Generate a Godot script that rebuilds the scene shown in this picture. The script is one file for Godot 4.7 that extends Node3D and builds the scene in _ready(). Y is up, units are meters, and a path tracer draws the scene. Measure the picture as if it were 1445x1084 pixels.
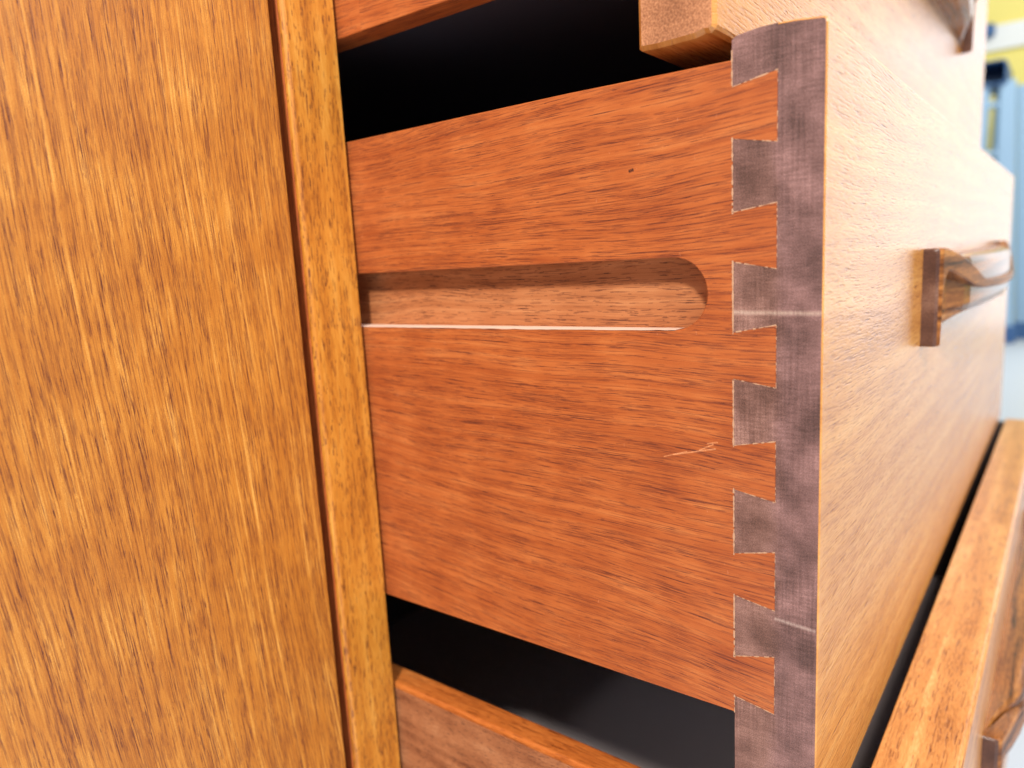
extends Node3D
# Close-up of a teak sideboard with three drawers pulled out by different amounts.
# Axes: x runs along the cabinet front to the right, y up, z out of the cabinet; metres.
# The middle drawer's left side lies in x = 0, the outside of its front in z = 0.

const FRONT_W := 0.515      # drawer front, along x
const CAB_Z := -0.1395      # plane of the cabinet's own front
var M := {}
var rng := RandomNumberGenerator.new()

func _ready() -> void:
	rng.seed = 20240611
	# ---------------------------------------------------------------- camera
	var cam := Camera3D.new()
	cam.name = "camera"
	var right := Vector3(0.6073453, -0.0542637, 0.7925826).normalized()
	var back := Vector3(-0.7774617, 0.1645456, 0.6070239).normalized()
	var up := back.cross(right).normalized()
	cam.transform = Transform3D(Basis(right, up, back), Vector3(-0.1553679, 0.10920369, 0.04012876))
	cam.fov = 55.813
	cam.near = 0.01
	cam.far = 40.0
	var lens := CameraAttributesPhysical.new()
	lens.frustum_focal_length = 22.66
	lens.frustum_focus_distance = 0.178
	lens.exposure_aperture = 9.5
	lens.frustum_near = 0.01
	lens.frustum_far = 40.0
	cam.attributes = lens
	add_child(cam)
	cam.fov = 55.813
	# ---------------------------------------------------------------- air, lamps and added fills
	var env := Environment.new()
	env.background_mode = Environment.BG_COLOR
	env.background_color = Color(0.29, 0.31, 0.35).linear_to_srgb()
	env.tonemap_mode = Environment.TONE_MAPPER_LINEAR
	env.tonemap_exposure = 1.15
	env.sdfgi_enabled = true
	env.ssao_enabled = true
	env.ssil_enabled = true
	var we := WorldEnvironment.new()
	we.name = "room_air"
	we.environment = env
	add_child(we)
	area("ceiling_lamp_light", Vector3(-1.25, 1.35, 0.50), Vector3(0, 0.05, -0.08), Vector2(0.18, 0.18), 3.9, Color(1.0, 0.97, 0.93))
	area("front_fill_light", Vector3(-0.15, 1.05, 0.98), Vector3(-0.05, 0.1, -0.14), Vector2(0.9, 0.6), 2.0, Color(0.98, 0.98, 1.0))  # unseen fill, added to brighten the door and drawer fronts
	area("window_light", Vector3(4.6, 0.9, 0.85), Vector3(0.3, 0.2, 0.5), Vector2(1.4, 2.7), 2.3, Color(0.80, 0.86, 1.0))
	area("far_fill_light", Vector3(3.2, 2.2, 0.6), Vector3(5.2, 0.4, -0.3), Vector2(1.2, 1.2), 5.0, Color(1.0, 0.99, 0.95))  # unseen fill, added to brighten the yellow wall and the ladder
	make_materials()
	build_room()
	build_sideboard()
	build_drawers()


func area(called: String, at: Vector3, to: Vector3, size: Vector2, energy: float, color: Color) -> void:
	var l := AreaLight3D.new()
	l.name = called
	l.area_size = size
	l.area_normalize_energy = true
	l.light_energy = energy
	l.light_color = color
	l.area_range = 12.0
	l.shadow_enabled = true
	add_child(l)
	l.look_at_from_position(at, to, Vector3(0.01, 1, 0.02))


# ==================================================================== wood pictures
func noise_bytes(w: int, h: int, sx: float, sy: float, freq: float, sd: int, oct: int) -> PackedByteArray:
	var n := FastNoiseLite.new()
	n.seed = sd
	n.noise_type = FastNoiseLite.TYPE_SIMPLEX_SMOOTH
	n.frequency = freq
	n.fractal_octaves = oct
	var im := n.get_image(maxi(8, int(ceil(w / sx))), maxi(8, int(ceil(h / sy))), false, false, true)
	im.convert(Image.FORMAT_L8)
	im.resize(w, h, Image.INTERPOLATE_CUBIC)
	return im.get_data()


# Wood with its grain along x. Returns the colour picture and a relief picture.
func wood(w: int, h: int, mm: float, sd: int, p: Dictionary) -> Array:
	var r := RandomNumberGenerator.new()
	r.seed = sd
	var ppm := w / mm                                    # pixels per millimetre
	var streak := noise_bytes(w, h, p.get("streak_len", 30.0), 1.0, p.get("streak_freq", 0.03), sd + 1, 4)
	var fibre := noise_bytes(w, h, p.get("fibre_len", 9.0), 1.0, 0.32, sd + 2, 2)
	var mottle := noise_bytes(w, h, 4.0, 4.0, p.get("mottle_freq", 0.02), sd + 3, 4)
	var grit := noise_bytes(w, h, 1.0, 1.0, 0.35, sd + 4, 2)
	var warp := noise_bytes(w, h, p.get("warp_len", 14.0), 8.0, 0.018, sd + 5, 2)
	var lut := []
	var grad := Gradient.new()
	grad.offsets = PackedFloat32Array([0.0, 0.32, 0.62, 1.0])
	grad.colors = PackedColorArray([p.dark, p.mid, p.light, p.pale])
	for i in 256:
		lut.append(grad.sample(i / 255.0))
	var tilt0: float = p.get("tilt", 0.0)
	var tilt1: float = p.get("tilt_more", 0.0)
	var curve: float = p.get("curve", 0.0)
	var wamp: float = p.get("warp", 10.0)
	var ks: float = p.get("streak", 0.55)
	var kf: float = p.get("fibre", 0.28)
	var km: float = p.get("mottle", 0.25)
	var kg: float = p.get("grit", 0.10)
	# pores: short dark strokes that follow the grain
	var pore := PackedFloat32Array()
	pore.resize(w * h)
	var count := int(p.get("pores", 10.0) * mm * (h / ppm) / 100.0)
	for k in count:
		var x0 := r.randf() * w
		var y0 := r.randf() * h
		var iy := clampi(int(y0), 0, h - 1)
		if float(streak[iy * w + clampi(int(x0), 0, w - 1)]) / 255.0 > r.randf_range(0.15, 1.1) and r.randf() < p.get("pore_bias", 0.6):
			continue
		var len: float = r.randf_range(p.pore_min, p.pore_max) * ppm * (0.35 + r.randf() * r.randf())
		var dark: float = r.randf_range(0.25, 1.0) * p.get("pore_dark", 0.6)
		var wide: float = r.randf_range(0.6, 1.0) * p.get("pore_wide", 1.0)
		var d0: float = (tilt0 + tilt1 * y0 / h) * x0 + curve * x0 * x0 / w + wamp * float(warp[iy * w + clampi(int(x0), 0, w - 1)]) / 255.0
		for s in int(len):
			var x := int(x0) + s
			if x >= w: break
			var d: float = (tilt0 + tilt1 * y0 / h) * x + curve * x * x / w + wamp * float(warp[iy * w + x]) / 255.0
			var y := y0 - (d - d0) + sin(s * 0.13 + k) * 0.25
			var q := int(floor(y))
			if q < 1 or q >= h - 2: break
			var fy := y - q
			var e: float = dark * minf(1.0, 4.0 * minf(s / len, 1.0 - s / len) + 0.15) * (0.65 + 0.35 * float(grit[q * w + x]) / 128.0)
			pore[q * w + x] = minf(1.0, pore[q * w + x] + e * (1.0 - fy) * wide)
			pore[(q + 1) * w + x] = minf(1.0, pore[(q + 1) * w + x] + e * fy * wide)
			if wide > 1.0:
				pore[(q + 2) * w + x] = minf(1.0, pore[(q + 2) * w + x] + e * 0.6 * (wide - 1.0))
	# growth lines: long pale lines, each with dark pores along one flank
	var ly := 0.0
	for k in int(p.get("lines", 0)):
		ly += h / float(p.lines) * r.randf_range(0.5, 1.5)
		var strength := r.randf_range(0.25, 0.85)
		var wide := r.randf_range(1.8, 4.0)
		for x in w:
			var y := ly - (tilt1 * ly / h) * x - curve * x * x / w
			var q0 := int(floor(y))
			if q0 < 3 or q0 >= h - 8: continue
			y -= wamp * float(warp[q0 * w + x]) / 255.0 - wamp * 0.5
			var q := int(floor(y))
			if q < 8 or q >= h - 8: continue
			var m := clampf((mottle[q * w + x] / 255.0 - 0.22) * 2.6, 0.15, 1.0) * strength * (0.6 + 0.4 * grit[q * w + x] / 128.0)
			for s in range(-3, 4):
				var f := m * clampf(1.0 - absf(s + q - y) / wide, 0.0, 1.0)
				pore[(q + s) * w + x] = minf(pore[(q + s) * w + x], pore[(q + s) * w + x] * 0.5 - f * 0.8)
			if fibre[q * w + x] > 120:
				var o := q - 4 - int(3.0 * grit[(q - 3) * w + x] / 255.0)
				pore[o * w + x] = maxf(pore[o * w + x], strength * 0.9 * r.randf())
	var pc: Color = p.get("pore_color", Color(0.16, 0.07, 0.04))
	var out := PackedByteArray()
	out.resize(w * h * 3)
	var rel := PackedByteArray()
	rel.resize(w * h)
	var xx := 0
	for y in h:
		var ty := tilt0 + tilt1 * y / h
		for x in w:
			var i := y * w + x
			var yd := int(y + ty * x + curve * x * x / w + wamp * warp[i] / 255.0)
			yd = yd % h
			if yd < 0: yd += h
			var j := yd * w + x
			var t := 0.5 + ks * (streak[j] / 255.0 - 0.5) + kf * (fibre[j] / 255.0 - 0.5) + km * (mottle[i] / 255.0 - 0.5) + kg * (grit[i] / 255.0 - 0.5)
			var c: Color = lut[clampi(int(t * 255.0), 0, 255)]
			var e := pore[i]
			xx = i * 3
			if e < 0.0:
				c = c.lerp(p.pale, minf(1.0, -e))
				e = 0.0
			out[xx] = int(clampf(c.r + (pc.r - c.r) * e, 0.0, 1.0) * 255.0)
			out[xx + 1] = int(clampf(c.g + (pc.g - c.g) * e, 0.0, 1.0) * 255.0)
			out[xx + 2] = int(clampf(c.b + (pc.b - c.b) * e, 0.0, 1.0) * 255.0)
			rel[i] = clampi(int(165.0 + 40.0 * (fibre[j] / 255.0 - 0.5) + 30.0 * (grit[i] / 255.0 - 0.5) - 140.0 * e), 0, 255)
	return [Image.create_from_data(w, h, false, Image.FORMAT_RGB8, out), Image.create_from_data(w, h, false, Image.FORMAT_L8, rel)]


# Sawn end of a board: x runs across the board's thickness, y along its height.
func end_wood(w: int, h: int, sd: int, dark: Color, mid: Color, light: Color, saw: float, sheen_share := 0.0) -> Array:
	# stained: share of the width, from u = 0, tinted purple to imitate a reflected sheen
	var a := noise_bytes(w, h, 1.0, 30.0, 0.13, sd, 4)            # saw lines that run along the height
	var b := noise_bytes(w, h, 7.0, 1.0, 0.13, sd + 1, 4)        # growth lines across
	var c := noise_bytes(w, h, 3.0, 3.0, 0.02, sd + 2, 4)
	var g := noise_bytes(w, h, 1.0, 1.0, 0.30, sd + 3, 2)
	var patch := noise_bytes(w, h, 4.0, 4.0, 0.012, sd + 4, 2)
	var grad := Gradient.new()
	grad.offsets = PackedFloat32Array([0.0, 0.5, 1.0])
	grad.colors = PackedColorArray([dark, mid, light])
	var lut := []
	for i in 256:
		lut.append(grad.sample(i / 255.0))
	var out := PackedByteArray()
	out.resize(w * h * 3)
	var rel := PackedByteArray()
	rel.resize(w * h)
	for i in w * h:
		var s := patch[i] / 255.0 * saw
		var t := 0.46 + 0.42 * s * (a[i] / 255.0 - 0.5) + (0.14 + 0.20 * s) * (b[i] / 255.0 - 0.5) + 0.6 * (c[i] / 255.0 - 0.5) + 0.62 * (g[i] / 255.0 - 0.5)
		var col: Color = lut[clampi(int(t * 255.0), 0, 255)]
		if sheen_share > 0.0:
			var k := 0.35 + 0.65 * smoothstep(0.10, -0.10, float(i % w) / w - sheen_share - 0.10 * (c[i] / 255.0 - 0.5))
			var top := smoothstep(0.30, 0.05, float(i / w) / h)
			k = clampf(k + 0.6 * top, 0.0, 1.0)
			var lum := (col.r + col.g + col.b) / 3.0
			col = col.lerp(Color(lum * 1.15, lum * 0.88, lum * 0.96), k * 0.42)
		out[i * 3] = int(col.r * 255.0)
		out[i * 3 + 1] = int(col.g * 255.0)
		out[i * 3 + 2] = int(col.b * 255.0)
		rel[i] = clampi(int(128.0 + 220.0 * (t - 0.46)), 0, 255)
	return [Image.create_from_data(w, h, false, Image.FORMAT_RGB8, out), Image.create_from_data(w, h, false, Image.FORMAT_L8, rel)]


func stroke(im: Image, a: Vector2, b: Vector2, wide: float, c: Color, amount: float, sd: int) -> void:
	var r := RandomNumberGenerator.new()
	r.seed = sd
	var n := int(a.distance_to(b) * 1.5) + 1
	for i in n + 1:
		var p := a.lerp(b, float(i) / n)
		var across := (b - a).orthogonal().normalized()
		var k := int(ceil(wide))
		var local := amount * r.randf_range(0.35, 1.0)
		for s in range(-k, k + 1):
			var q := p + across * s
			var x := int(q.x)
			var y := int(q.y)
			if x < 0 or y < 0 or x >= im.get_width() or y >= im.get_height(): continue
			var f := local * clampf(1.0 - absf(s) / (wide + 0.5), 0.0, 1.0)
			im.set_pixel(x, y, im.get_pixel(x, y).lerp(c, f))


func mat(called: String, pics: Array, rough: float, relief: float, extra := {}) -> StandardMaterial3D:
	var m := StandardMaterial3D.new()
	m.resource_name = called
	m.albedo_texture = ImageTexture.create_from_image(pics[0])
	m.roughness = rough
	if relief > 0.0:
		m.heightmap_enabled = true
		m.heightmap_texture = ImageTexture.create_from_image(pics[1])
		m.heightmap_scale = relief
	for k in extra:
		m.set(k, extra[k])
	M[called] = m
	return m


func flat(called: String, c: Color, rough: float) -> StandardMaterial3D:
	var m := StandardMaterial3D.new()
	m.resource_name = called
	m.albedo_color = c
	m.roughness = rough
	M[called] = m
	return m


func make_materials() -> void:
	var door := wood(2048, 1024, 256.0, 11, {
		"dark": Color(0.54, 0.30, 0.09), "mid": Color(0.685, 0.415, 0.13), "light": Color(0.755, 0.49, 0.175), "pale": Color(0.90, 0.69, 0.37),
		"pores": 170.0, "pore_min": 1.2, "pore_max": 16.0, "pore_dark": 0.72, "pore_color": Color(0.36, 0.17, 0.09), "pore_bias": 1.0, "pore_wide": 0.9,
		"tilt": 0.0, "tilt_more": 0.05, "curve": 0.04, "warp": 18.0, "warp_len": 26.0, "streak_len": 160.0, "streak_freq": 0.05, "streak": 0.42, "fibre": 0.34, "fibre_len": 60.0, "mottle": 0.34, "lines": 20, "grit": 0.30})
	mat("door_teak", door, 0.42, 0.006)
	var stile := wood(1536, 256, 200.0, 31, {
		"dark": Color(0.53, 0.29, 0.09), "mid": Color(0.71, 0.435, 0.135), "light": Color(0.78, 0.51, 0.18), "pale": Color(0.85, 0.62, 0.29),
		"pores": 130.0, "pore_min": 0.8, "pore_max": 5.0, "pore_dark": 0.75, "pore_color": Color(0.36, 0.18, 0.09), "pore_bias": 0.8, "pore_wide": 1.2,
		"warp": 6.0, "streak_len": 30.0, "streak_freq": 0.05, "streak": 0.6, "fibre": 0.4, "mottle": 0.36, "grit": 0.18})
	mat("stile_teak", stile, 0.40, 0.005)
	var side := wood(1600, 1600, 160.0, 51, {
		"dark": Color(0.58, 0.27, 0.12), "mid": Color(0.65, 0.33, 0.15), "light": Color(0.71, 0.385, 0.185), "pale": Color(0.78, 0.48, 0.26),
		"pores": 120.0, "pore_min": 1.5, "pore_max": 17.0, "pore_dark": 0.80, "pore_color": Color(0.25, 0.09, 0.09), "pore_bias": 1.0, "pore_wide": 0.82,
		"tilt": -0.06, "tilt_more": 0.13, "curve": 0.02, "warp": 30.0, "warp_len": 22.0, "streak_len": 110.0, "streak_freq": 0.034, "streak": 0.50, "fibre": 0.40, "fibre_len": 110.0, "mottle": 0.42, "grit": 0.26})
	# marks on the middle drawer's side: u = -z / 160 mm, v = (160 mm - y) / 160 mm
	var px := 10.0
	for mark in [[23.0, 64.6, 33.5, 62.0, 1.6], [23.5, 65.6, 27.0, 63.8, 1.4], [25.0, 65.6, 22.5, 66.2, 1.2], [30.0, 63.2, 36.0, 61.2, 0.8]]:
		stroke(side[0], Vector2(mark[0], 160.0 - mark[1]) * px, Vector2(mark[2], 160.0 - mark[3]) * px, mark[4] * 1.3, Color(0.90, 0.66, 0.48), 0.8, 5)
	stroke(side[0], Vector2(42.2, 160.0 - 128.9) * px, Vector2(43.4, 160.0 - 128.6) * px, 4.5, Color(0.16, 0.06, 0.07), 0.95, 6)
	for k in 110:
		var c := Vector2(rng.randf_range(15.0, 145.0), rng.randf_range(10.0, 160.0)) * px
		stroke(side[0], c, c + Vector2(rng.randf_range(-2, 2), rng.randf_range(-9, 9)), 0.8, Color(0.88, 0.66, 0.56), rng.randf_range(0.15, 0.6), k)
	mat("side_mahogany", side, 0.44, 0.006)
	var runner := wood(1280, 160, 160.0, 71, {
		"dark": Color(0.50, 0.27, 0.14), "mid": Color(0.66, 0.40, 0.23), "light": Color(0.72, 0.46, 0.28), "pale": Color(0.80, 0.56, 0.37),
		"pores": 70.0, "pore_min": 1.0, "pore_max": 9.0, "pore_dark": 0.8, "pore_color": Color(0.24, 0.10, 0.07), "pore_wide": 1.1, "warp": 20.0, "streak_len": 60.0, "streak": 0.5, "fibre": 0.3, "fibre_len": 40.0, "mottle": 0.3, "grit": 0.2})
	var low := wood(1280, 640, 160.0, 77, {
		"dark": Color(0.40, 0.21, 0.12), "mid": Color(0.57, 0.35, 0.215), "light": Color(0.65, 0.42, 0.27), "pale": Color(0.74, 0.53, 0.37),
		"pores": 120.0, "pore_min": 0.6, "pore_max": 3.0, "pore_dark": 0.7, "pore_color": Color(0.22, 0.11, 0.08), "pore_wide": 1.4, "warp": 20.0, "streak": 0.5, "fibre": 0.35, "mottle": 0.5, "grit": 0.4})
	mat("lower_side_wood", low, 0.55, 0.008)
	mat("runner_wood", runner, 0.6, 0.008)
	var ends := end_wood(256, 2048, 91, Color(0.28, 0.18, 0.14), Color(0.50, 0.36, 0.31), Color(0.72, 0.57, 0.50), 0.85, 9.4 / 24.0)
	# u = -z / 24 mm, v = (165 mm - y) / 200 mm
	var ex := 256.0 / 24.0
	var ey := 2048.0 / 200.0
	stroke(ends[0], Vector2(18.8 * ex, (165.0 - 95.9) * ey), Vector2(0.4 * ex, (165.0 - 95.6) * ey), 7.0, Color(0.80, 0.71, 0.64), 0.72, 21)
	stroke(ends[0], Vector2(9.4 * ex, (165.0 - 26.5) * ey), Vector2(0.6 * ex, (165.0 - 25.8) * ey), 6.0, Color(0.76, 0.68, 0.64), 0.75, 22)
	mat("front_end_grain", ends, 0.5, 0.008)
	var tan_end := end_wood(256, 1024, 95, Color(0.50, 0.31, 0.19), Color(0.75, 0.52, 0.36), Color(0.86, 0.66, 0.49), 0.35)
	mat("raw_end_grain", tan_end, 0.7, 0.012)
	var front := wood(2048, 1024, 380.0, 111, {
		"dark": Color(0.64, 0.41, 0.19), "mid": Color(0.755, 0.505, 0.245), "light": Color(0.80, 0.56, 0.29), "pale": Color(0.86, 0.65, 0.39),
		"pores": 60.0, "pore_min": 2.5, "pore_max": 16.0, "pore_dark": 0.42, "pore_color": Color(0.46, 0.25, 0.12), "pore_bias": 0.5, "pore_wide": 1.0,
		"warp": 20.0, "streak_len": 40.0, "streak_freq": 0.03, "streak": 0.6, "fibre": 0.3, "mottle": 0.2, "grit": 0.1})
	mat("front_teak", front, 0.27, 0.030)
	var orange := wood(2048, 256, 260.0, 131, {
		"dark": Color(0.62, 0.39, 0.20), "mid": Color(0.74, 0.49, 0.265), "light": Color(0.80, 0.56, 0.32), "pale": Color(0.87, 0.68, 0.45),
		"pores": 50.0, "pore_min": 2.0, "pore_max": 14.0, "pore_dark": 0.5, "pore_color": Color(0.32, 0.15, 0.08), "pore_wide": 1.2,
		"warp": 6.0, "streak_len": 50.0, "streak": 0.6, "fibre": 0.4, "mottle": 0.25})
	mat("edge_teak", orange, 0.28, 0.02)
	var low_edge: StandardMaterial3D = M.edge_teak.duplicate()
	low_edge.resource_name = "low_edge_teak"
	low_edge.albedo_color = Color(0.92, 0.76, 0.62)
	M["low_edge_teak"] = low_edge
	var pull := wood(1024, 128, 270.0, 151, {
		"dark": Color(0.20, 0.10, 0.05), "mid": Color(0.44, 0.26, 0.12), "light": Color(0.58, 0.36, 0.17), "pale": Color(0.70, 0.47, 0.24),
		"pores": 40.0, "pore_min": 1.0, "pore_max": 6.0, "pore_dark": 0.5, "warp": 12.0, "streak": 1.0, "streak_freq": 0.06, "fibre": 0.4})
	mat("pull_teak", pull, 0.42, 0.006, {"metallic_specular": 0.36})
	mat("pull_gloss", pull, 0.26, 0.0, {"metallic_specular": 0.5})
	var pull_end := end_wood(64, 256, 171, Color(0.18, 0.10, 0.08), Color(0.36, 0.24, 0.19), Color(0.54, 0.41, 0.34), 0.0)
	mat("pull_end_grain", pull_end, 0.35, 0.0)
	flat("shade_dark_wood", Color(0.22, 0.18, 0.18), 0.6)  # gap shade put into the colour of the lower drawer's right side
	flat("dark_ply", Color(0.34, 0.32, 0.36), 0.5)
	flat("drawer_lining", Color(0.88, 0.82, 0.82), 0.4)
	flat("glue", Color(0.74, 0.58, 0.46), 0.7)
	flat("raw_lit_lip", Color(0.86, 0.74, 0.66), 0.7)
	flat("yellow_paint", Color(0.94, 0.88, 0.50), 0.7)
	flat("white_paint", Color(0.92, 0.93, 0.92), 0.6)
	flat("blue_paint", Color(0.62, 0.75, 0.86), 0.4)
	flat("navy_rubber", Color(0.24, 0.40, 0.60), 0.5)
	flat("pale_floor", Color(0.86, 0.89, 0.92), 0.35)


# ==================================================================== shapes
# A board: faces across its grain go to the end-grain surface, all others to the long-grain one.
class Board:
	var long := SurfaceTool.new()
	var end := SurfaceTool.new()
	var n_end := 0
	var n_long := 0
	var grain: Vector3
	var lu: float
	var lv: float
	var eu: float
	var ev: float
	var off: Vector3
	var eoff: Vector3

	func _init(g: Vector3, l: Vector2, e: Vector2, o := Vector3.ZERO, eo := Vector3.ZERO) -> void:
		grain = g
		lu = l.x
		lv = l.y
		eu = e.x
		ev = e.y
		off = o
		eoff = eo
		long.begin(Mesh.PRIMITIVE_TRIANGLES)
		end.begin(Mesh.PRIMITIVE_TRIANGLES)

	func uv(p: Vector3, n: Vector3, is_end: bool) -> Vector2:
		if is_end:
			var q := p - eoff
			if absf(grain.x) > 0.5: return Vector2(-q.z / eu, -q.y / ev)
			if absf(grain.y) > 0.5: return Vector2(q.x / eu, q.z / ev)
			return Vector2(q.x / eu, -q.y / ev)
		var q2 := p - off
		var u: float
		var v: float
		if absf(grain.x) > 0.5:
			u = q2.x
			v = -q2.y if absf(n.y) < 0.7 else -q2.z
		elif absf(grain.y) > 0.5:
			u = -q2.y
			v = -q2.x if absf(n.x) < 0.7 else -q2.z
		else:
			u = -q2.z
			v = -q2.y if absf(n.y) < 0.7 else q2.x
		return Vector2(u / lu, v / lv)

	func tri(a: Vector3, b: Vector3, c: Vector3, n: Vector3, na := Vector3.ZERO, nb := Vector3.ZERO, nc := Vector3.ZERO) -> void:
		var is_end := absf(n.dot(grain)) > 0.75
		var st := end if is_end else long
		if is_end: n_end += 1
		else: n_long += 1
		var ps := [a, b, c]
		var ns := [n if na == Vector3.ZERO else na, n if nb == Vector3.ZERO else nb, n if nc == Vector3.ZERO else nc]
		if (b - a).cross(c - a).dot(n) > 0.0:
			ps = [a, c, b]
			ns = [ns[0], ns[2], ns[1]]
		for k in 3:
			st.set_normal(ns[k])
			st.set_uv(uv(ps[k], n, is_end))
			st.add_vertex(ps[k])

	func quad(a: Vector3, b: Vector3, c: Vector3, d: Vector3, n: Vector3) -> void:
		tri(a, b, c, n)
		tri(a, c, d, n)

	# A polygon given in the plane of axes eu3 and ev3 at o, swept by depth along en; the near face may have a chamfer.
	func prism(poly: PackedVector2Array, o: Vector3, e1: Vector3, e2: Vector3, en: Vector3, depth: float, chamfer := 0.0, near_cap := true, far_cap := true, flush := INF) -> void:
		var area2 := 0.0
		for i in poly.size():
			var j := (i + 1) % poly.size()
			area2 += poly[i].x * poly[j].y - poly[j].x * poly[i].y
		if area2 < 0.0:
			poly.reverse()
		var n := poly.size()
		var inner := PackedVector2Array()
		for i in n:
			var pa := poly[(i + n - 1) % n]
			var pb := poly[i]
			var pc := poly[(i + 1) % n]
			var d0 := (pb - pa).normalized()
			var d1 := (pc - pb).normalized()
			var c0 := 0.0 if absf(pa.x - flush) < 1e-6 and absf(pb.x - flush) < 1e-6 else chamfer
			var c1 := 0.0 if absf(pb.x - flush) < 1e-6 and absf(pc.x - flush) < 1e-6 else chamfer
			var n0 := Vector2(-d0.y, d0.x)
			var n1 := Vector2(-d1.y, d1.x)
			var det := n0.x * n1.y - n0.y * n1.x
			if absf(det) < 0.05:
				inner.append(pb + n0 * maxf(c0, c1))
			else:
				inner.append(pb + Vector2(c0 * n1.y - n0.y * c1, n0.x * c1 - c0 * n1.x) / det)
		var at := func(q: Vector2, t: float) -> Vector3: return o + e1 * q.x + e2 * q.y + en * t
		var idx := Geometry2D.triangulate_polygon(inner if chamfer > 0.0 else poly)
		var face := inner if chamfer > 0.0 else poly
		for k in range(0, idx.size(), 3):
			if near_cap:
				tri(at.call(face[idx[k]], 0.0), at.call(face[idx[k + 1]], 0.0), at.call(face[idx[k + 2]], 0.0), -en)
		if far_cap:
			var idf := Geometry2D.triangulate_polygon(poly)
			for k in range(0, idf.size(), 3):
				tri(at.call(poly[idf[k]], depth), at.call(poly[idf[k + 1]], depth), at.call(poly[idf[k + 2]], depth), en)
		for i in n:
			var j := (i + 1) % n
			var d := (poly[j] - poly[i]).normalized()
			var nn := (e1 * d.y - e2 * d.x).normalized()
			quad(at.call(poly[i], chamfer), at.call(poly[j], chamfer), at.call(poly[j], depth), at.call(poly[i], depth), nn)
			if chamfer > 0.0:
				quad(at.call(inner[i], 0.0), at.call(inner[j], 0.0), at.call(poly[j], chamfer), at.call(poly[i], chamfer), (nn - en).normalized())

	func box(lo: Vector3, hi: Vector3) -> void:
		var c := [Vector3(lo.x, lo.y, lo.z), Vector3(hi.x, lo.y, lo.z), Vector3(hi.x, hi.y, lo.z), Vector3(lo.x, hi.y, lo.z), Vector3(lo.x, lo.y, hi.z), Vector3(hi.x, lo.y, hi.z), Vector3(hi.x, hi.y, hi.z), Vector3(lo.x, hi.y, hi.z)]
		quad(c[0], c[1], c[2], c[3], Vector3.FORWARD)
		quad(c[4], c[5], c[6], c[7], Vector3.BACK)
		quad(c[0], c[3], c[7], c[4], Vector3.LEFT)
		quad(c[1], c[2], c[6], c[5], Vector3.RIGHT)
		quad(c[0], c[1], c[5], c[4], Vector3.DOWN)
		quad(c[3], c[2], c[6], c[7], Vector3.UP)

	func mesh(m_long: Material, m_end: Material) -> ArrayMesh:
		var am := ArrayMesh.new()
		if n_long:
			long.generate_tangents()
			long.commit(am)
			am.surface_set_material(am.get_surface_count() - 1, m_long)
		if n_end:
			end.generate_tangents()
			end.commit(am)
			am.surface_set_material(am.get_surface_count() - 1, m_end)
		return am


func put(called: String, b: Board, m_long: String, m_end: String, parent: Node3D) -> MeshInstance3D:
	var o := MeshInstance3D.new()
	o.name = called
	o.mesh = b.mesh(M[m_long], M[m_end])
	parent.add_child(o, true)
	return o


func thing(called: String, label: String, category: String, at := Vector3.ZERO, group := "") -> Node3D:
	var o := Node3D.new()
	o.name = called
	add_child(o, true)
	o.position = at
	o.set_meta("label", label)
	o.set_meta("category", category)
	if group: o.set_meta("group", group)
	return o


func structure(o: Node3D) -> void:
	o.set_meta("kind", "structure")


func rounded(lo: Vector2, hi: Vector2, r: PackedFloat32Array, steps := 4) -> PackedVector2Array:
	# corners in the order low-low, high-low, high-high, low-high, each with its own radius
	var p := PackedVector2Array()
	var cs := [lo, Vector2(hi.x, lo.y), hi, Vector2(lo.x, hi.y)]
	var sg := [Vector2(1, 1), Vector2(-1, 1), Vector2(-1, -1), Vector2(1, -1)]
	for k in 4:
		if r[k] <= 0.0:
			p.append(cs[k])
			continue
		var c: Vector2 = cs[k] + sg[k] * r[k]
		for s in steps + 1:
			var a := PI + k * PI / 2 + s * PI / 2 / steps
			p.append(c + Vector2(cos(a), sin(a)) * r[k])
	return p


const TEAK := Vector2(0.38, 0.19)
const FEND := Vector2(0.024, 0.200)
const FEO := Vector3(0, 0.165, 0)
const MAHO := Vector2(0.160, 0.160)


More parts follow.
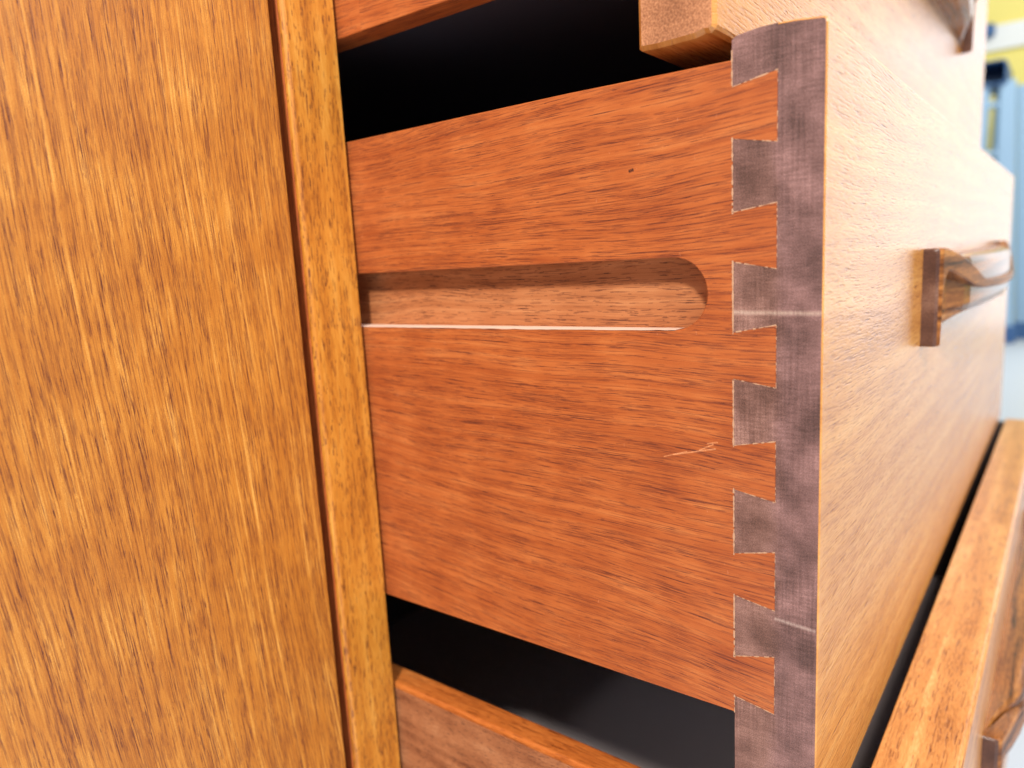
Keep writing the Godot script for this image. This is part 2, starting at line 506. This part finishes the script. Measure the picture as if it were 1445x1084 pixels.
# ==================================================================== room behind
func build_room() -> void:
	var f := Board.new(Vector3.RIGHT, Vector2(1, 1), Vector2(1, 1))
	f.box(Vector3(-3, -0.6, -4), Vector3(7, -0.5, 4))
	structure(put("floor", f, "pale_floor", "pale_floor", self))
	var w := Board.new(Vector3.UP, Vector2(1, 1), Vector2(1, 1))
	w.box(Vector3(5.5, -0.5, -4), Vector3(5.6, 2.6, 4))
	var wall := put("wall", w, "yellow_paint", "yellow_paint", self)
	structure(wall)
	var t := Board.new(Vector3.BACK, Vector2(1, 1), Vector2(1, 1))
	t.box(Vector3(5.47, 1.24, -4), Vector3(5.5, 1.385, 4))
	var rail := put("wall_rail", t, "white_paint", "white_paint", self)
	rail.set_meta("label", "white horizontal rail fixed across the yellow wall at the top right")
	rail.set_meta("category", "rail")
	# hook on the rail
	var hk := Board.new(Vector3.UP, Vector2(1, 1), Vector2(1, 1))
	hk.prism(rounded(Vector2(-0.50, 1.32), Vector2(-0.435, 1.39), PackedFloat32Array([0.02, 0.01, 0.01, 0.02])), Vector3(5.40, 0, 0), Vector3.BACK, Vector3.UP, Vector3.RIGHT, 0.07, 0.01)
	var hook := put("wall_hook", hk, "navy_rubber", "navy_rubber", self)
	hook.set_meta("label", "small dark blue hook on the white rail of the yellow wall")
	hook.set_meta("category", "hook")
	# folded step ladder
	var lad := thing("step_ladder", "tall pale blue folded ladder with dark blue caps standing before the yellow wall", "ladder", Vector3(5.0, -0.5, -0.3))
	var z0 := -0.09
	for k in 2:
		for s in 2:
			var b := Board.new(Vector3.UP, Vector2(1, 1), Vector2(1, 1))
			var x := -0.15 + k * 0.22
			var zz := (-0.16 + s * 0.20) if k == 0 else (-0.02 + s * 0.17)
			b.prism(PackedVector2Array([Vector2(zz - 0.04, 0.06), Vector2(zz + 0.075, 0.06), Vector2(zz * 0.6 + 0.04, 1.45), Vector2(zz * 0.6 - 0.035, 1.45)]), Vector3(x, 0, z0 + 0.05), Vector3.BACK, Vector3.UP, Vector3.RIGHT, 0.07, 0.008)
			put("rail", b, "blue_paint", "blue_paint", lad)
			var c := Board.new(Vector3.UP, Vector2(1, 1), Vector2(1, 1))
			c.prism(rounded(Vector2(zz - 0.055, 0.0), Vector2(zz + 0.09, 0.10), PackedFloat32Array([0.01, 0.01, 0.02, 0.02])), Vector3(x - 0.01, 0, z0 + 0.05), Vector3.BACK, Vector3.UP, Vector3.RIGHT, 0.09, 0.008)
			put("rubber_foot", c, "navy_rubber", "navy_rubber", lad)
	for k in 5:
		var b := Board.new(Vector3.BACK, Vector2(1, 1), Vector2(1, 1))
		b.box(Vector3(-0.14, 0.28 + k * 0.26, -0.19), Vector3(-0.085, 0.305 + k * 0.26, 0.03))
		put("tread", b, "blue_paint", "blue_paint", lad)
	var cap := Board.new(Vector3.BACK, Vector2(1, 1), Vector2(1, 1))
	cap.prism(rounded(Vector2(-0.17, 1.43), Vector2(-0.015, 1.56), PackedFloat32Array([0.01, 0.01, 0.03, 0.03])), Vector3(-0.18, 0, 0), Vector3.BACK, Vector3.UP, Vector3.RIGHT, 0.36, 0.01)
	put("cap", cap, "navy_rubber", "navy_rubber", lad)


# ==================================================================== cabinet
func build_sideboard() -> void:
	var at := Vector3(0.08, -0.5, -0.34)
	var cab := thing("sideboard", "golden brown teak sideboard with upright grain on its door, drawers pulled out", "sideboard", at)
	var shift := func(o: MeshInstance3D): o.position = -at
	# door: grain upright, right edge slightly rounded
	var d := Board.new(Vector3.UP, Vector2(0.256, 0.128), Vector2(0.2, 0.2), Vector3(-0.022, 0.2, 0))
	d.prism(rounded(Vector2(-0.345, CAB_Z - 0.018), Vector2(-0.0241, CAB_Z), PackedFloat32Array([0, 0, 0.0009, 0.001])), Vector3(0, 0.33, 0), Vector3.RIGHT, Vector3.BACK, Vector3.DOWN, 0.54)
	shift.call(put("door", d, "door_teak", "front_end_grain", cab))
	var s := Board.new(Vector3.UP, Vector2(0.275, 0.060), Vector2(0.2, 0.2), Vector3(0, 0.200, 0.02))
	s.prism(rounded(Vector2(-0.0202, CAB_Z - 0.030), Vector2(-0.0015, CAB_Z), PackedFloat32Array([0, 0, 0.0003, 0.0014])), Vector3(0, 0.33, 0), Vector3.RIGHT, Vector3.BACK, Vector3.DOWN, 0.54)
	shift.call(put("stile", s, "stile_teak", "front_end_grain", cab))
	var se := Board.new(Vector3.UP, Vector2(0.16, 0.16), Vector2(0.2, 0.2), Vector3(0, 0.25, 0.02))
	se.box(Vector3(-0.0207, -0.21, CAB_Z - 0.030), Vector3(-0.0203, 0.33, CAB_Z - 0.0016))
	shift.call(put("stile_edge", se, "side_mahogany", "side_mahogany", cab))
	var s2 := Board.new(Vector3.UP, Vector2(0.200, 0.050), Vector2(0.2, 0.2), Vector3(0, 0.21, 0))
	s2.prism(rounded(Vector2(0.5165, CAB_Z - 0.030), Vector2(0.535, CAB_Z), PackedFloat32Array([0, 0, 0.0010, 0.0003])), Vector3(0, 0.33, 0), Vector3.RIGHT, Vector3.BACK, Vector3.DOWN, 0.54)
	shift.call(put("stile", s2, "stile_teak", "front_end_grain", cab))
	for box in [
			["side_panel", Vector3(-0.365, -0.225, -0.56), Vector3(-0.347, 0.345, CAB_Z)],
			["partition", Vector3(-0.0185, -0.209, -0.545), Vector3(-0.003, 0.329, CAB_Z - 0.031)],
			["side_panel", Vector3(0.518, -0.209, -0.545), Vector3(0.534, 0.329, CAB_Z - 0.031)],
			["back_panel", Vector3(-0.346, -0.209, -0.56), Vector3(0.534, 0.329, -0.546)],
			["top_panel", Vector3(-0.346, 0.331, -0.56), Vector3(0.540, 0.350, CAB_Z + 0.004)],
			["bottom_panel", Vector3(-0.346, -0.228, -0.56), Vector3(0.540, -0.211, CAB_Z + 0.004)]]:
		var b := Board.new(Vector3.UP if box[0] != "top_panel" and box[0] != "bottom_panel" else Vector3.RIGHT, TEAK, Vector2(0.2, 0.2))
		b.box(box[1], box[2])
		shift.call(put(box[0], b, "dark_ply" if box[0] in ["partition", "back_panel"] else "front_teak", "front_end_grain", cab))
	for x in [-0.33, 0.50]:
		for z in [-0.53, -0.19]:
			var l := Board.new(Vector3.UP, TEAK, Vector2(0.2, 0.2))
			l.prism(rounded(Vector2(x - 0.018, z - 0.018), Vector2(x + 0.018, z + 0.018), PackedFloat32Array([0.012, 0.012, 0.012, 0.012])), Vector3(0, -0.2285, 0), Vector3.RIGHT, Vector3.BACK, Vector3.DOWN, 0.2715)
			shift.call(put("leg", l, "stile_teak", "front_end_grain", cab))


# ==================================================================== drawers
# All three share one front: its profile in (z, y), bottom at 0, height 0.1825, outer face at z = 0.
func front_profile(zin: float) -> PackedVector2Array:
	return PackedVector2Array([Vector2(zin, 0.0004), Vector2(-0.0006, 0.0), Vector2(-0.0001, 0.0002), Vector2(0, 0.0008),
		Vector2(0, 0.1815), Vector2(-0.0002, 0.1822), Vector2(-0.0008, 0.1825), Vector2(-0.006, 0.1831), Vector2(-0.011, 0.1833), Vector2(-0.0150, 0.1831), Vector2(-0.0180, 0.1826), Vector2(zin, 0.1820)])


func build_drawers() -> void:
	middle_drawer()
	upper_drawer()
	lower_drawer()


const PINS_IN := [152.8, 142.8, 132.4, 117.3, 106.8, 91.5, 81.1, 65.9, 55.6, 40.2, 29.9, 14.5, 4.1, -30.0]    # at the inner face, z = -18.8: from, to
const PINS_OUT := [152.8, 144.5, 130.6, 118.6, 105.0, 93.2, 79.6, 67.8, 53.9, 42.3, 28.3, 17.0, 2.6, -30.0]   # at the baseline, z = -9.4
const INNER := -0.0188
const BASE := -0.0094


func middle_drawer() -> void:
	var at := Vector3(0.2575, -0.030, -0.2)
	var dr := thing("drawer", "middle drawer with a long runner groove in its red brown side and dovetailed corner", "drawer", at, "drawers pulled out of the sideboard")
	var sh := func(o: MeshInstance3D) -> MeshInstance3D:
		o.position = -at
		return o
	# ---- left side: an outer layer that the runner groove is cut through, and a backing behind the groove
	var gt := 0.1084
	var gb := 0.0917
	var gr := (gt - gb) / 2.0
	var gz := -0.0330                                     # centre of the groove's round end
	var outer := PackedVector2Array([Vector2(-0.42, -0.0004), Vector2(INNER, -0.0002), Vector2(INNER, 0.1481), Vector2(-0.06, 0.1487), Vector2(-0.42, 0.1486), Vector2(-0.42, gt)])
	for k in 17:
		var a := PI / 2 - k * PI / 16
		outer.append(Vector2(gz + cos(a) * gr * (1.0 + 0.006 * sin(k * 2.3)), (gt + gb) / 2.0 + sin(a) * gr))
	outer.append(Vector2(-0.42, gb))
	var so := Vector3(0, 0.160, 0)
	var b := Board.new(Vector3.BACK, MAHO, FEND, so, FEO)
	b.prism(outer, Vector3(0.0, 0, 0), Vector3.BACK, Vector3.UP, Vector3.RIGHT, 0.0064, 0.00022, true, false, INNER)
	b.box(Vector3(0.0064, -0.0003, -0.42), Vector3(0.0093, 0.1484, INNER))
	var side: MeshInstance3D = sh.call(put("side_panel", b, "side_mahogany", "side_mahogany", dr))
	# groove floor and its worn lower lip, light from above also put into its pale colour
	var g := Board.new(Vector3.BACK, Vector2(0.160, 0.020), FEND, Vector3(0, 0.110, 0))
	g.quad(Vector3(0.00635, gb - 0.0004, -0.30), Vector3(0.00635, gb - 0.0004, gz + gr), Vector3(0.00635, gt + 0.0004, gz + gr), Vector3(0.00635, gt + 0.0004, -0.30), Vector3.LEFT)
	put("runner_groove", g, "runner_wood", "runner_wood", side)
	var lip := Board.new(Vector3.BACK, MAHO, FEND, so)
	var lip_top := PackedVector2Array()
	var lip_low := PackedVector2Array()
	for k in 61:
		var z := -0.1600 + k * (0.1600 - 0.0325) / 60.0
		var wob := rng.randf_range(-0.00010, 0.00010)
		lip_top.append(Vector2(z, gb + 0.00012))
		lip_low.append(Vector2(z, gb - 0.00017 + wob * 0.8 + 0.00030 * clampf((k - 44) / 16.0, 0.0, 1.0)))
	lip_low.reverse()
	lip_top.append_array(lip_low)
	lip.prism(lip_top, Vector3(-0.00004, 0, 0), Vector3.BACK, Vector3.UP, Vector3.RIGHT, 0.0054)
	put("worn_lit_groove_lip", lip, "raw_lit_lip", "raw_lit_lip", side)
	# ---- tails of the side, pins of the front
	for k in 6:
		var tb := Board.new(Vector3.BACK, MAHO, FEND, so, FEO)
		var hi_in: float = PINS_IN[k * 2 + 1] / 1000.0
		var lo_in: float = PINS_IN[k * 2 + 2] / 1000.0
		var hi_out: float = PINS_OUT[k * 2 + 1] / 1000.0
		var lo_out: float = PINS_OUT[k * 2 + 2] / 1000.0
		var e := 0.00006
		tb.prism(PackedVector2Array([Vector2(INNER, lo_in + e), Vector2(BASE - e, lo_out + e), Vector2(BASE - e, hi_out - e), Vector2(INNER, hi_in - e)]), Vector3(0, 0, 0), Vector3.BACK, Vector3.UP, Vector3.RIGHT, 0.0092)
		put("dovetail_tail", tb, "side_mahogany", "side_mahogany", side)
	var fb := Board.new(Vector3.RIGHT, TEAK, FEND, Vector3(0, 0.155, 0), FEO)
	var end_strip := front_profile(BASE)
	end_strip[end_strip.size() - 1] = Vector2(BASE, 0.18325)
	end_strip.remove_at(10)
	end_strip.remove_at(9)
	end_strip.remove_at(8)
	fb.prism(end_strip, Vector3(0, -0.030, 0), Vector3.BACK, Vector3.UP, Vector3.RIGHT, 0.0094, 0.0003, true, false, BASE)
	fb.prism(front_profile(INNER), Vector3(0.0094, -0.030, 0), Vector3.BACK, Vector3.UP, Vector3.RIGHT, FRONT_W - 0.0094)
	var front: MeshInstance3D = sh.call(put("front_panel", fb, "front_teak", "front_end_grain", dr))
	for k in 7:
		var pb := Board.new(Vector3.RIGHT, TEAK, FEND, Vector3(0, 0.155, 0), FEO)
		var hi_in: float = PINS_IN[k * 2] / 1000.0
		var lo_in: float = PINS_IN[k * 2 + 1] / 1000.0
		var hi_out: float = PINS_OUT[k * 2] / 1000.0
		var lo_out: float = PINS_OUT[k * 2 + 1] / 1000.0
		var zi := INNER + 0.00012
		var poly := PackedVector2Array([Vector2(zi, lo_in), Vector2(BASE, lo_out), Vector2(BASE, hi_out), Vector2(zi, hi_in)])
		if k == 0:
			poly = PackedVector2Array([Vector2(INNER, lo_in), Vector2(BASE, lo_out), Vector2(BASE, 0.15325), Vector2(-0.0130, 0.1532), Vector2(-0.0160, 0.1529), Vector2(-0.0180, 0.1526), Vector2(INNER, 0.1520)])
		if k == 6:
			poly = PackedVector2Array([Vector2(INNER, -0.0296), Vector2(BASE, -0.0298), Vector2(BASE, hi_out), Vector2(INNER, hi_in)])
		pb.prism(poly, Vector3(0.00003, 0, 0), Vector3.BACK, Vector3.UP, Vector3.RIGHT, 0.0093, 0.0, true, true)
		put("dovetail_pin", pb, "front_teak", "front_end_grain", front)
	# ---- pale glue and chipped fibres along the joint
	var gl := Board.new(Vector3.UP, Vector2(0.1, 0.1), Vector2(0.1, 0.1))
	for k in 7:
		if k < 6:
			glue_run(gl, Vector2(INNER, PINS_IN[k * 2 + 1] / 1000.0), Vector2(BASE, PINS_OUT[k * 2 + 1] / 1000.0), 0.00016, 0.75)
		if k > 0:
			glue_run(gl, Vector2(INNER, PINS_IN[k * 2] / 1000.0), Vector2(BASE, PINS_OUT[k * 2] / 1000.0), 0.00012, 0.5)
		if k > 0 and k < 6:
			glue_run(gl, Vector2(INNER, PINS_IN[k * 2] / 1000.0 + 0.0003), Vector2(INNER, PINS_IN[k * 2 + 1] / 1000.0 - 0.0004), 0.00022, 0.95)
	glue_run(gl, Vector2(INNER, 0.1500), Vector2(INNER, 0.1424), 0.00020, 0.9)
	glue_run(gl, Vector2(INNER, 0.0044), Vector2(INNER, -0.0003), 0.00020, 0.9)
	for k in 6:
		glue_run(gl, Vector2(BASE, PINS_OUT[k * 2 + 1] / 1000.0), Vector2(BASE, PINS_OUT[k * 2 + 2] / 1000.0), 0.00008, 0.35)
	put("glue_line", gl, "glue", "glue", front)
	finish_drawer(dr, sh, 0.0, 0.1484, INNER, -0.42, 0.0093, true)
	pull(Vector3(0, 0, 0), front)


func glue_run(b: Board, from: Vector2, to: Vector2, wide: float, share: float) -> void:
	var n := maxi(3, int(from.distance_to(to) / 0.0006))
	var dir := (to - from).normalized()
	var across := Vector2(-dir.y, dir.x)
	var w0 := wide * rng.randf_range(0.3, 1.0)
	for k in n:
		var w1 := wide * rng.randf_range(0.25, 1.2)
		if rng.randf() < share:
			var p := from.lerp(to, float(k) / n)
			var q := from.lerp(to, float(k + 1) / n)
			var x := -0.000025
			var pts := [p - across * w0, q - across * w1, q + across * w1, p + across * w0]
			b.quad(Vector3(x, pts[0].y, pts[0].x), Vector3(x, pts[1].y, pts[1].x), Vector3(x, pts[2].y, pts[2].x), Vector3(x, pts[3].y, pts[3].x), Vector3.LEFT)
		w0 = w1


# The rest of a drawer's box: right side, back and bottom.
func finish_drawer(dr: Node3D, sh: Callable, y0: float, y1: float, zf: float, zb: float, t: float, dark: bool) -> void:
	var r := Board.new(Vector3.BACK, MAHO, FEND, Vector3(0, 0.17, 0))
	r.box(Vector3(FRONT_W - t, y0, zb), Vector3(FRONT_W, y1, zf - 0.0001))
	sh.call(put("side_panel", r, "side_mahogany" if dark else "shade_dark_wood", "side_mahogany", dr))
	var k := Board.new(Vector3.RIGHT, TEAK, FEND)
	k.box(Vector3(t + 0.0001, y0, zb), Vector3(FRONT_W - t - 0.0001, y1 - 0.004, zb + 0.009))
	sh.call(put("back_panel", k, "dark_ply", "dark_ply", dr))
	var m := Board.new(Vector3.RIGHT, TEAK, FEND)
	m.box(Vector3(t + 0.0001, y0 + 0.008, zb + 0.0092), Vector3(FRONT_W - t - 0.0001, y0 + 0.012, zf - 0.0001))
	sh.call(put("bottom_panel", m, "dark_ply" if dark else "drawer_lining", "dark_ply", dr))


func upper_drawer() -> void:
	var at := Vector3(0.2575, 0.154, -0.22)
	var dr := thing("drawer", "topmost drawer, pushed in furthest, pale raw end on its front, seen from below", "drawer", at, "drawers pulled out of the sideboard")
	var sh := func(o: MeshInstance3D) -> MeshInstance3D:
		o.position = -at
		return o
	var zf := -0.0222
	var zi := zf - 0.0181
	var yb := 0.1542
	var b := Board.new(Vector3.BACK, MAHO, FEND, Vector3(0, 0.290, 0.03))
	b.prism(rounded(Vector2(0, 0.1785), Vector2(0.0095, 0.325), PackedFloat32Array([0.0004, 0.0006, 0.0006, 0.0006])), Vector3(0, 0, zi - 0.0001), Vector3.RIGHT, Vector3.UP, Vector3.FORWARD, 0.40)
	sh.call(put("side_panel", b, "side_mahogany", "side_mahogany", dr))
	# front with a knocked lower corner
	var f := Board.new(Vector3.RIGHT, TEAK, Vector2(0.05, 0.2), Vector3(0, 0.345, 0), Vector3(0, 0.33, 0))
	var pr := PackedVector2Array([Vector2(zi, yb + 0.0006), Vector2(zi + 0.0006, yb + 0.0001), Vector2(zi + 0.005, yb - 0.0001), Vector2(zf - 0.0045, yb + 0.0001), Vector2(zf - 0.0026, yb + 0.0006), Vector2(zf - 0.0014, yb + 0.0004), Vector2(zf - 0.0004, yb + 0.0010), Vector2(zf, yb + 0.0018), Vector2(zf, yb + 0.181), Vector2(zf - 0.0006, yb + 0.1815), Vector2(zi, yb + 0.1815)])
	f.prism(pr, Vector3(0, 0, 0), Vector3.BACK, Vector3.UP, Vector3.RIGHT, FRONT_W, 0.0009)
	var front: MeshInstance3D = sh.call(put("front_panel", f, "front_teak", "raw_end_grain", dr))
	front.set_meta("label", "drawer front with raw pale end and chipped lower corner")
	finish_drawer(dr, sh, 0.1785, 0.325, zi, -0.44, 0.0095, true)
	pull(Vector3(0, 0.1450, zf), front)


func lower_drawer() -> void:
	var at := Vector3(0.2575, -0.214, -0.18)
	var dr := thing("drawer", "lowest drawer, pulled out furthest, orange top edges showing below the middle drawer", "drawer", at, "drawers pulled out of the sideboard")
	var sh := func(o: MeshInstance3D) -> MeshInstance3D:
		o.position = -at
		return o
	var zf := 0.0238
	var zi := zf - 0.0202
	var yt := -0.0315
	var b := Board.new(Vector3.BACK, Vector2(0.16, 0.08), FEND, Vector3(0, -0.030, 0))
	b.prism(rounded(Vector2(0, -0.181), Vector2(0.0092, -0.0352), PackedFloat32Array([0.0004, 0.0004, 0.0004, 0.0004])), Vector3(0, 0, zi - 0.0001), Vector3.RIGHT, Vector3.UP, Vector3.FORWARD, 0.40)
	sh.call(put("side_panel", b, "lower_side_wood", "side_mahogany", dr))
	var eb := Board.new(Vector3.BACK, Vector2(0.26, 0.065), FEND, Vector3(0, -0.030, 0))
	eb.prism(rounded(Vector2(0, -0.03515), Vector2(0.0092, -0.0334), PackedFloat32Array([0, 0, 0.0010, 0.0012])), Vector3(0, 0, zi - 0.0001), Vector3.RIGHT, Vector3.UP, Vector3.FORWARD, 0.40)
	put("top_edge", eb, "low_edge_teak", "low_edge_teak", dr.get_node("side_panel"))
	var f := Board.new(Vector3.RIGHT, Vector2(0.26, 0.065), FEND, Vector3(0, -0.03, 0.01), FEO)
	var pr := front_profile(-0.0202)
	for k in pr.size():
		pr[k] = Vector2(pr[k].x, minf(pr[k].y, 0.1825))
	pr = rounded(Vector2(-0.0202, 0.0), Vector2(0.0, 0.1825), PackedFloat32Array([0.0005, 0.0005, 0.0016, 0.0006]))
	f.prism(pr, Vector3(0, yt - 0.1825, zf), Vector3.BACK, Vector3.UP, Vector3.RIGHT, FRONT_W, 0.0004)
	var front: MeshInstance3D = sh.call(put("front_panel", f, "edge_teak", "front_end_grain", dr))
	finish_drawer(dr, sh, -0.181, -0.0336, zi, -0.385, 0.0092, false)
	pull(Vector3(0, -0.1680, zf), front)


# Bow pull, 264 mm long: a wooden strap with tall thin feet that thins towards the middle and bows away from the drawer.
# The cross-sections (z, y) are lofted along x; the two feet reach back to the drawer front.
func pull(at: Vector3, parent: Node3D) -> void:
	var b := Board.new(Vector3.RIGHT, Vector2(0.27, 0.034), Vector2(0.012, 0.04), Vector3(0.1, 0.108, 0), Vector3(0, 0.108, 0))
	var xs := [0.1200, 0.1205, 0.1215, 0.1221, 0.1232, 0.1250, 0.1280, 0.1330, 0.1400, 0.1520, 0.1630, 0.1720, 0.1800, 0.1950, 0.2150, 0.2350, 0.2520]
	var tops := [0.1056, 0.1062, 0.1064, 0.1064, 0.1064, 0.1063, 0.1060, 0.1052, 0.1040, 0.1012, 0.0984, 0.0954, 0.0936, 0.0926, 0.0922, 0.0920, 0.0920]
	var lows := [0.0744, 0.0739, 0.0740, 0.0860, 0.0930, 0.0966, 0.0985, 0.0982, 0.0965, 0.0940, 0.0917, 0.0908, 0.0900, 0.0894, 0.0888, 0.0885, 0.0884]
	var thick := [0.0052, 0.0056, 0.0056, 0.0056, 0.0055, 0.0053, 0.0050, 0.0046, 0.0042, 0.0040, 0.0040, 0.0040, 0.0040, 0.0040, 0.0040, 0.0040, 0.0040]
	var rows := []
	for side in 2:
		for q in xs.size() - side:
			var k := q if side == 0 else xs.size() - 2 - q
			var x: float = xs[k] if side == 0 else 0.504 - xs[k]
			var off: float = (xs[k] - 0.252) / 0.132
			var zl := 0.0055 + 0.0110 * (1.0 - off * off)
			if k < 3: zl -= [0.0017, 0.0008, 0.0001][k]
			var t: float = tops[k]
			var l: float = lows[k]
			var zb := maxf(zl - float(thick[k]), 0.0) if k < 6 else zl - float(thick[k])
			var e := 0.0007
			rows.append([Vector3(x, t, zb), Vector3(x, t, zl - e), Vector3(x, t - e * 0.3, zl - e * 0.3), Vector3(x, t - e, zl), Vector3(x, l + e, zl), Vector3(x, l + e * 0.3, zl - e * 0.3), Vector3(x, l, zl - e), Vector3(x, l, zb)])
	var n: int = rows[0].size()
	for i in rows.size() - 1:
		for j in n:
			var a: Vector3 = rows[i][j]
			var a2: Vector3 = rows[i][(j + 1) % n]
			var c: Vector3 = rows[i + 1][(j + 1) % n]
			var c0: Vector3 = rows[i + 1][j]
			var nn := (c0 - a2).cross(c - a)
			if nn.length() < 1e-14: continue
			nn = nn.normalized()
			var mid := (a + a2 + c + c0) / 4.0
			var core: Vector3 = (rows[i][0] + rows[i][4] + rows[i + 1][0] + rows[i + 1][4]) / 4.0
			core = (core + (rows[i][7] + rows[i + 1][7] + rows[i][2] + rows[i + 1][2]) / 4.0) / 2.0
			if nn.dot(mid - core) < 0.0: nn = -nn
			b.quad(a, c0, c, a2, nn)
	for e in 2:
		var row: Array = rows[0] if e == 0 else rows[rows.size() - 1]
		for j in range(1, n - 1):
			b.tri(row[0], row[j], row[j + 1], Vector3.LEFT if e == 0 else Vector3.RIGHT)
	var o := put("pull_handle", b, "pull_teak", "pull_end_grain", parent)
	o.position = at
	# glossy body added behind the strap to catch pale window glare: hollowed behind each foot, flush with the strap in the middle
	var g := Board.new(Vector3.RIGHT, Vector2(0.27, 0.034), Vector2(0.012, 0.04), Vector3(0.1, 0.108, 0), Vector3(0, 0.108, 0))
	var prev := []
	for i in 41:
		var u := i / 40.0
		var x := 0.1245 + 0.255 * u
		var off := (x - 0.252) / 0.132
		var zl := 0.0055 + 0.0110 * (1.0 - off * off)
		var full := smoothstep(0.0, 0.15, 0.5 - absf(u - 0.5))
		var zf := lerpf(0.0012, zl - 0.0018, full)
		var yt := lerpf(0.1052, 0.1035, full)
		var yb := lerpf(0.0765, 0.0815, full)
		var row := [Vector3(x, yt, 0.0), Vector3(x, yt, zf * 0.7), Vector3(x, yt - 0.0010, zf * 0.92), Vector3(x, yt - 0.0030, zf), Vector3(x, 0.094, zf), Vector3(x, yb + 0.0040, zf), Vector3(x, yb + 0.0012, zf * 0.9), Vector3(x, yb, zf * 0.6), Vector3(x, yb - 0.001, 0.0)]
		if prev:
			for j in 8:
				var nn: Vector3 = (row[j] - prev[j + 1]).cross(row[j + 1] - prev[j])
				if nn.length() < 1e-14: continue
				nn = nn.normalized()
				if nn.dot((row[j] + row[j + 1]) / 2.0 - Vector3(x, 0.092, -0.003)) < 0.0: nn = -nn
				g.quad(prev[j], row[j], row[j + 1], prev[j + 1], nn)
		if i == 0 or i == 40:
			for j in range(1, 8):
				g.tri(row[0], row[j], row[j + 1], Vector3.LEFT if i == 0 else Vector3.RIGHT)
		prev = row
	var body := put("added_pull_body", g, "pull_gloss", "pull_end_grain", parent)
	body.position = at
